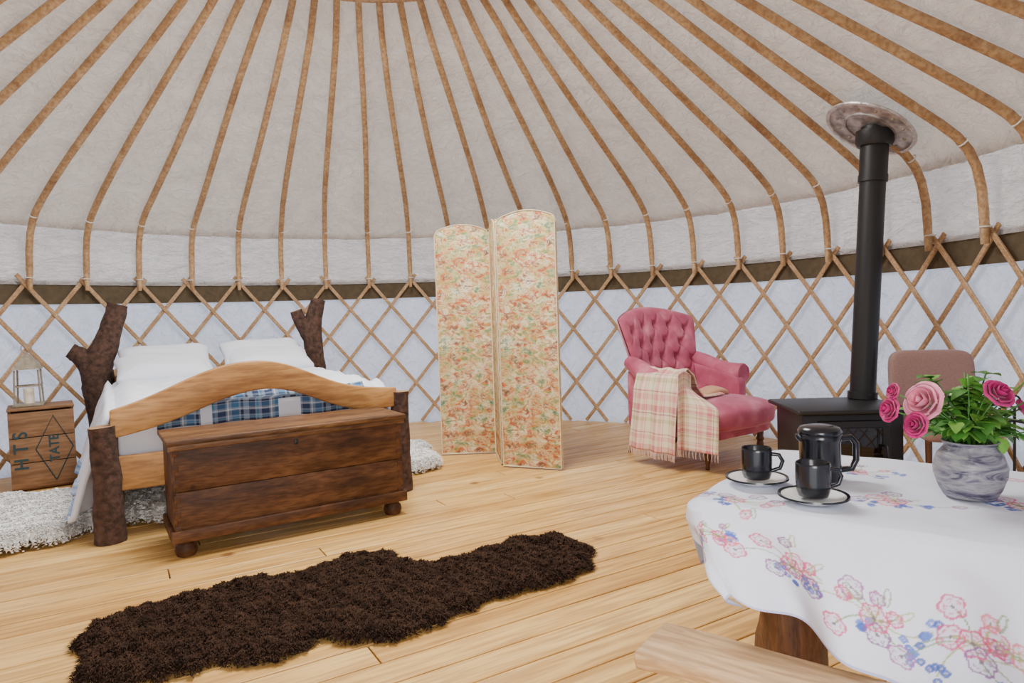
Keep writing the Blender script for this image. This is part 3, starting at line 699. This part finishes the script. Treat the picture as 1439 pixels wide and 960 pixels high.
M_cl,nt,bs=new_mat('embroidered_linen'); at=N(nt,'ShaderNodeAttribute',attribute_name='emb'); nt.links.new(at.outputs['Color'],bs.inputs['Base Color']); bs.inputs['Roughness'].default_value=.8
tcn=N(nt,'ShaderNodeTexCoord'); nn2=N(nt,'ShaderNodeTexNoise',Scale=7.0,Detail=5.0); nt.links.new(tcn.outputs['Object'],nn2.inputs['Vector']); bpn=N(nt,'ShaderNodeBump',Strength=.5,Distance=.02); nt.links.new(nn2.outputs[0],bpn.inputs['Height']); nt.links.new(bpn.outputs[0],bs.inputs['Normal'])
me=bpy.data.meshes.new('embroidered_tablecloth'); me.vertices.add(len(V)); me.vertices.foreach_set('co',V.astype(np.float32).ravel())
me.loops.add(len(Fq)*4); me.loops.foreach_set('vertex_index',Fq.astype(np.int32).ravel()); me.polygons.add(len(Fq)); me.polygons.foreach_set('loop_start',np.arange(0,len(Fq)*4,4,dtype=np.int32)); me.polygons.foreach_set('loop_total',np.full(len(Fq),4,dtype=np.int32))
me.polygons.foreach_set('use_smooth',np.ones(len(Fq),dtype=bool)); me.update(calc_edges=True); me.validate(); me.materials.append(M_cl)
tc_=bpy.data.objects.new('embroidered_tablecloth',me); SC.objects.link(tc_); tc_.location=(TX,TY,0); tc_.rotation_euler=(0,0,tr)
C=np.ones((ny_,nx_,4)); C[...,:3]=(.70,.73,.84)
def win(cx,cy,R_):
    x0=max(0,int((cx-R_-xs[0])/s)); x1=min(nx_,int((cx+R_-xs[0])/s)+2); y0=max(0,int((cy-R_-ys[0])/s)); y1=min(ny_,int((cy+R_-ys[0])/s)+2)
    if x1<=x0 or y1<=y0: return None
    return slice(y0,y1),slice(x0,x1)
def paint(w_,mask,c,k=.85):
    sub=C[w_]; sub[mask,:3]=sub[mask,:3]*(1-k)+np.array(c)*k
pinks=[(.60,.05,.17),(.36,.10,.32),(.72,.16,.24),(.22,.07,.26)]; blues=[(.05,.10,.42),(.12,.20,.58)]; greens=[(.15,.30,.08),(.36,.40,.12)]
def flower(cx,cy,R_,c,n=5,ph=0,filled=0):
    w_=win(cx,cy,R_*1.15)
    if w_ is None: return
    rx,ry=A[w_]-cx,B[w_]-cy; rr_=np.hypot(rx,ry); th_=np.arctan2(ry,rx)
    o_=R_*(.80+.20*np.abs(np.cos(n*(th_+ph)/2)))
    if filled: paint(w_,(rr_<o_)&(rr_>R_*.2),c,filled)
    paint(w_,np.abs(rr_-o_)<.0020,c); paint(w_,(np.abs(rr_-o_*.62)<.0014)&(np.cos(n*(th_+ph))>-.3),c,.6)
    paint(w_,(rr_<o_*.95)&(np.abs(np.sin(n*(th_+ph)/2+rr_*20))<.07)&(rr_>R_*.3),c,.55)
    paint(w_,rr_<R_*.16,(.15,.08,.15),.8)
def stem(x0,y0,x1,y1,c,bend_=.03):
    for t in np.linspace(0,1,60):
        x=x0+(x1-x0)*t+bend_*math.sin(pi*t)*(y1-y0)*4; y=y0+(y1-y0)*t-bend_*math.sin(pi*t)*(x1-x0)*4
        w_=win(x,y,.004)
        if w_ is not None: paint(w_,(A[w_]-x)**2+(B[w_]-y)**2<.0017**2,c,.6)
def leaf(cx,cy,l,a,c):
    w_=win(cx,cy,l*1.1)
    if w_ is None: return
    rx=(A[w_]-cx)*math.cos(a)+(B[w_]-cy)*math.sin(a); ry=-(A[w_]-cx)*math.sin(a)+(B[w_]-cy)*math.cos(a)
    w=l*.3*np.sqrt(np.clip(1-(rx/l)**2,0,1)); paint(w_,(np.abs(np.abs(ry)-w)<.0015)&(np.abs(rx)<l),c,.75)
def spray(cx,cy,sc,ph):
    random.seed(int(ph*100)+7)
    for k in range(10):
        a=ph+k*2.4; d_=sc*(.3+.8*random.random()); x=cx+math.cos(a)*d_*1.4; y=cy+math.sin(a)*d_*.8
        stem(cx,cy,x,y,random.choice(greens)); t=k%3
        if t==0: flower(x,y,sc*.26,random.choice(pinks),5,a,.14)
        elif t==1:
            for q in range(5): flower(x+random.uniform(-.2,.2)*sc,y+random.uniform(-.2,.2)*sc,sc*.075,random.choice(blues),4,0,.5)
        else:
            flower(x,y,sc*.16,random.choice(pinks),6,a,.18); leaf(x+sc*.2,y+sc*.1,sc*.2,a,random.choice(greens))
    flower(cx,cy,sc*.30,pinks[0],6,ph,.2)
for (x,y,s_,ph) in ((.08,.04,.075,.3),(.20,-.14,.085,1.2),(.36,-.18,.09,2.0),(.52,-.20,.09,.9),(.66,-.20,.10,2.6),(.83,-.16,.09,1.4),(.38,.20,.08,1.7),(.60,.30,.08,.2),(.26,.46,.07,2.2),(-.08,.30,.06,.5),(.85,.2,.1,1),(.70,.55,.08,.7),(-.05,-.12,.05,1.9),(.06,-.10,.05,2.8)):
    spray(x,y,s_,ph)
C[(A<-ovL+.006)|(B<-ovF+.006),:3]=(.45,.45,.68)
at2=me.color_attributes.new('emb','FLOAT_COLOR','POINT'); at2.data.foreach_set('color',C.astype(np.float32).reshape(-1))
ZT=TH+.006
M_cof=simple('black_coffee',(.02,.01,.005),.1)
def mug(name,x,y,ha):
    m=empty(name,(x,y,ZT+.0125)); 
    lathe('cup_body',[(.024,0),(.031,.003),(.035,.015),(.0365,.04),(.0365,.070),(.0365,.074),(.035,.077),(.033,.074),(.032,.02),(.026,.008),(0,.008)],M_blackgl,m,seg=36)
    c,s_=math.cos(ha),math.sin(ha)
    tube('handle',[(c*q,s_*q,z) for q,z in ((.034,.062),(.052,.060),(.060,.045),(.054,.028),(.034,.020))],.005,M_blackgl,m,8)
    lathe('coffee',[(0,.062),(.033,.062)],M_cof,m,caps=False)
    sa=empty(name.replace('mug','saucer'),(x,y,ZT+.0005))
    lathe('dish',[(.0,.0),(.035,.0),(.050,.006),(.072,.015),(.070,.017),(.048,.009),(.034,.006),(0,.006)],M_ceramw,sa,seg=48)
    lathe('rim_line',[(.067,.0164),(.0735,.0185),(.0745,.0145),(.071,.0135)],M_blackgl,sa,seg=48,caps=False)
mug('coffee_mug',.592,1.640,-.3); mug('coffee_mug.001',.655,1.470,-.1)
cp=empty('coffee_pot',(.755,1.655,ZT+.0005),sc=.92)
lathe('body',[(.047,0),(.052,.003),(.053,.02),(.052,.06),(.052,.105),(.055,.112),(.055,.125),(.052,.128),(0,.128)],M_blackgl,cp,seg=48)
lathe('lid',[(.0,.127),(.054,.127),(.056,.133),(.050,.143),(.030,.148),(.0,.149)],M_blackgl,cp,seg=48)
lathe('lower_band',[(.0525,.030),(.0545,.032),(.0545,.038),(.0525,.040)],M_blackgl,cp,seg=48,caps=False)
tube('handle',[(.050,-.01,.112),(.078,-.012,.115),(.090,-.014,.10),(.091,-.014,.055),(.080,-.012,.030),(.050,-.01,.028)],.0085,M_blackgl,cp,10)
tube('spout',[(-.045,.0,.112),(-.056,0,.120),(-.060,0,.127)],[.012,.010,.008],M_blackgl,cp,12)
def vase_mat():
    m,nt,b=new_mat('swirl_glaze'); L=nt.links.new
    tc=N(nt,'ShaderNodeTexCoord'); mp=N(nt,'ShaderNodeMapping'); L(tc.outputs['Object'],mp.inputs[0]); mp.inputs['Rotation'].default_value=(.35,.3,0); mp.inputs['Scale'].default_value=(5,5,26)
    n=N(nt,'ShaderNodeTexNoise',Scale=1.5,Detail=7.0,Distortion=1.5,Roughness=.65); L(mp.outputs[0],n.inputs['Vector'])
    rr=ramp(nt,n.outputs[0],[(.38,(.05,.045,.08)),(.47,(.20,.19,.23)),(.56,(.33,.32,.33)),(.66,(.12,.11,.16))]); L(rr.outputs[0],b.inputs['Base Color']); b.inputs['Roughness'].default_value=.4; return m
vx,vy=1.005,1.475
va=empty('flower_vase',(vx,vy,ZT+.0005))
lathe('vase_body',[(.042,0),(.050,.002),(.060,.02),(.070,.05),(.071,.07),(.063,.095),(.052,.108),(.049,.115),(.056,.124),(.053,.125),(.046,.115),(.055,.09),(.06,.06),(.04,.01),(0,.01)],vase_mat(),va,seg=48)
bq=empty('rose_bouquet',(vx,vy,ZT+.115))
def leafgeo(base,dirv,l,w):
    d_=Vector(dirv).normalized(); s_=d_.cross(Vector((0,0,1))); 
    if s_.length<.05: s_=Vector((1,0,0))
    s_.normalize(); n_=s_.cross(d_); V=[];Fc=[]; K=7
    for i in range(K):
        t=i/(K-1); ww=w*math.sin(pi*t**.8)**.8 if 0<t<1 else .0005; c=Vector(base)+d_*l*t-n_*l*.25*t*t
        jag=1+.12*(i%2)
        V+=[c-s_*ww*jag+n_*ww*.35,c,c+s_*ww*jag+n_*ww*.35]
    for i in range(K-1):
        a=i*3; Fc+=[(a,a+1,a+4,a+3),(a+1,a+2,a+5,a+4)]
    return V,Fc
M_leaf=simple('rose_leaf',(.06,.20,.03),.5,var=.5,bscale=25); M_leafl=simple('rose_leaf_light',(.17,.40,.06),.5,var=.35,bscale=25)
random.seed(11)
V=[];Fc=[];V2=[];F2=[];V3=[];F3=[]
heads=[((.022,-.060,.122),.030,'m'),((-.122,-.03,.105),.041,'p'),((-.178,.0,.085),.026,'m'),((-.150,-.05,.058),.026,'m'),((-.170,.0,.125),.017,'m'),((.14,.03,.075),.018,'m')]
tips_=[h_[0] for h_ in heads]+[(random.gauss(.01,.065),random.gauss(0.01,.05),random.uniform(.03,.160)) for _ in range(30)]
for tp_ in tips_:
    t_=Vector(tp_); b0=Vector((random.uniform(-.02,.02),random.uniform(-.02,.02),-.06)); mid=Vector((t_.x*.3,t_.y*.3,t_.z*.45))
    v_,f_=tube_geo([b0,mid,t_],.0018,5); b=len(V3); V3+=v_; F3+=[tuple(b+i for i in w) for w in f_]
hv=[(Vector(c),R_) for c,R_,k in heads]
vd=Vector((-.56,-.82,.06)).normalized()
for tp_ in tips_:
    t_=Vector(tp_)
    for k in range(8):
        q=t_*random.uniform(.45,1.0); q.z=max(q.z,.012)
        bad=False
        for c,R_ in hv:
            o_=q-c; al=o_.dot(vd); pr=(o_-vd*al).length
            if (q-c).length<R_*1.35 or (al>0 and pr<R_*1.5): bad=True
        if bad: continue
        a=random.uniform(0,2*pi); dr=Vector((math.cos(a)+t_.x*5,math.sin(a)+t_.y*5,random.uniform(-.6,.6)))
        v_,f_=leafgeo(q,dr,random.uniform(.032,.055),random.uniform(.011,.018))
        if random.random()<.5: b=len(V); V+=v_; Fc+=[tuple(b+i for i in w) for w in f_]
        else: b=len(V2); V2+=v_; F2+=[tuple(b+i for i in w) for w in f_]
mesh_obj('leaves_dark',V,Fc,M_leaf,bq,True); mesh_obj('leaves_light',V2,F2,M_leafl,bq,True); mesh_obj('stems',V3,F3,M_leaf,bq,True)
M_rosem=simple('rose_magenta',(.50,.015,.16),.55,var=.25,bscale=40,sheen=.2); M_rosep=simple('rose_pink',(.80,.26,.38),.55,var=.3,bscale=30,sheen=.2)
def rose(name,c,R_,mat):
    V=[];Fc=[]
    ax=Vector((c[0]*1.5-.02,-.05+c[1],.06+.2*c[2])).normalized(); q_=ax.to_track_quat('Z','Y')
    for j in range(5):
        n=3+j; rj=R_*(.18+.82*j/4); 
        for k in range(n):
            ph=2*pi*k/n+j*.9; b=len(V); wd=1.25*pi/n
            for a_ in range(6):
                for t_ in range(6):
                    ss=-1+2*a_/5; t=t_/5; rr_=rj*(.35+.65*math.sin(t*pi/2))*(1+.12*(t>.85)*j/4); z=R_*(-.35+ t*(1.15-.14*j)*(1-.22*ss*ss))
                    if t_==5 and j>1: z-=R_*.06*j
                    an=ph+ss*wd; V.append(tuple(Vector(c)+q_@Vector((rr_*math.cos(an),rr_*math.sin(an),z))))
            for a_ in range(5):
                for t_ in range(5): i=b+a_*6+t_; Fc.append((i,i+1,i+7,i+6))
    mesh_obj(name,V,Fc,mat,bq,True)
for k,(c,R_,kk) in enumerate(heads): rose('rose_%d'%k,c,R_,M_rosem if kk=='m' else M_rosep)
# ------------------------------------------------------------------ bench
bn=empty('oak_bench',(.300,1.485,0),tr)
V=[];Fc=[];n=24; BLn=.95; bz=.035
for i in range(n+1):
    s=i/n; x=s*BLn; wv=.008*math.sin(s*8)+.006*math.sin(s*17)
    y0,y1=-.11+wv,.055+wv*.5
    V+=[(x,y0+.012,.385+bz),(x,y0,.415+bz),(x,y0+.006,.43+bz),(x,y1,.43+bz),(x,y1,.385+bz)]
for i in range(n):
    a=i*5; 
    for k in range(5): Fc.append((a+k,a+(k+1)%5,a+5+(k+1)%5,a+5+k))
Fc+=[(4,3,2,1,0),tuple(n*5+k for k in range(5))]
bevel(mesh_obj('seat_plank',V,Fc,M_oakpale,bn),.006)
for k,x in enumerate((.20,.78)):
    for j,y in enumerate((-.06,.02)): tube('leg_%d%d'%(k,j),[(x+(-.03 if k==0 else .03),y*1.6,0),(x,y,.39+bz)],[.02,.026],M_oakpale,bn,10)
# ------------------------------------------------------------------ light
w=bpy.data.worlds.new('sky'); bpy.context.scene.world=w; w.use_nodes=True; bg=w.node_tree.nodes['Background']
bg.inputs[0].default_value=(.96,.97,1,1); bg.inputs[1].default_value=2.75
def area(name,loc,tgt,size,energy,col=(1,1,1)):
    l=bpy.data.lights.new(name,'AREA'); l.shape='RECTANGLE'; l.size,l.size_y=size; l.energy=energy; l.color=col
    o=bpy.data.objects.new(name,l); SC.objects.link(o); o.location=loc; o.rotation_euler=(Vector(tgt)-Vector(loc)).to_track_quat('-Z','Y').to_euler(); return o
area('doorway_daylight',(.25,-.7,1.5),(-.6,4,.8),(1.3,1.6),88,(1,.98,.95))
area('crown_daylight',(CX,CY,3.85),(CX,CY,0),(1.5,1.5),230,(1,.98,.94))
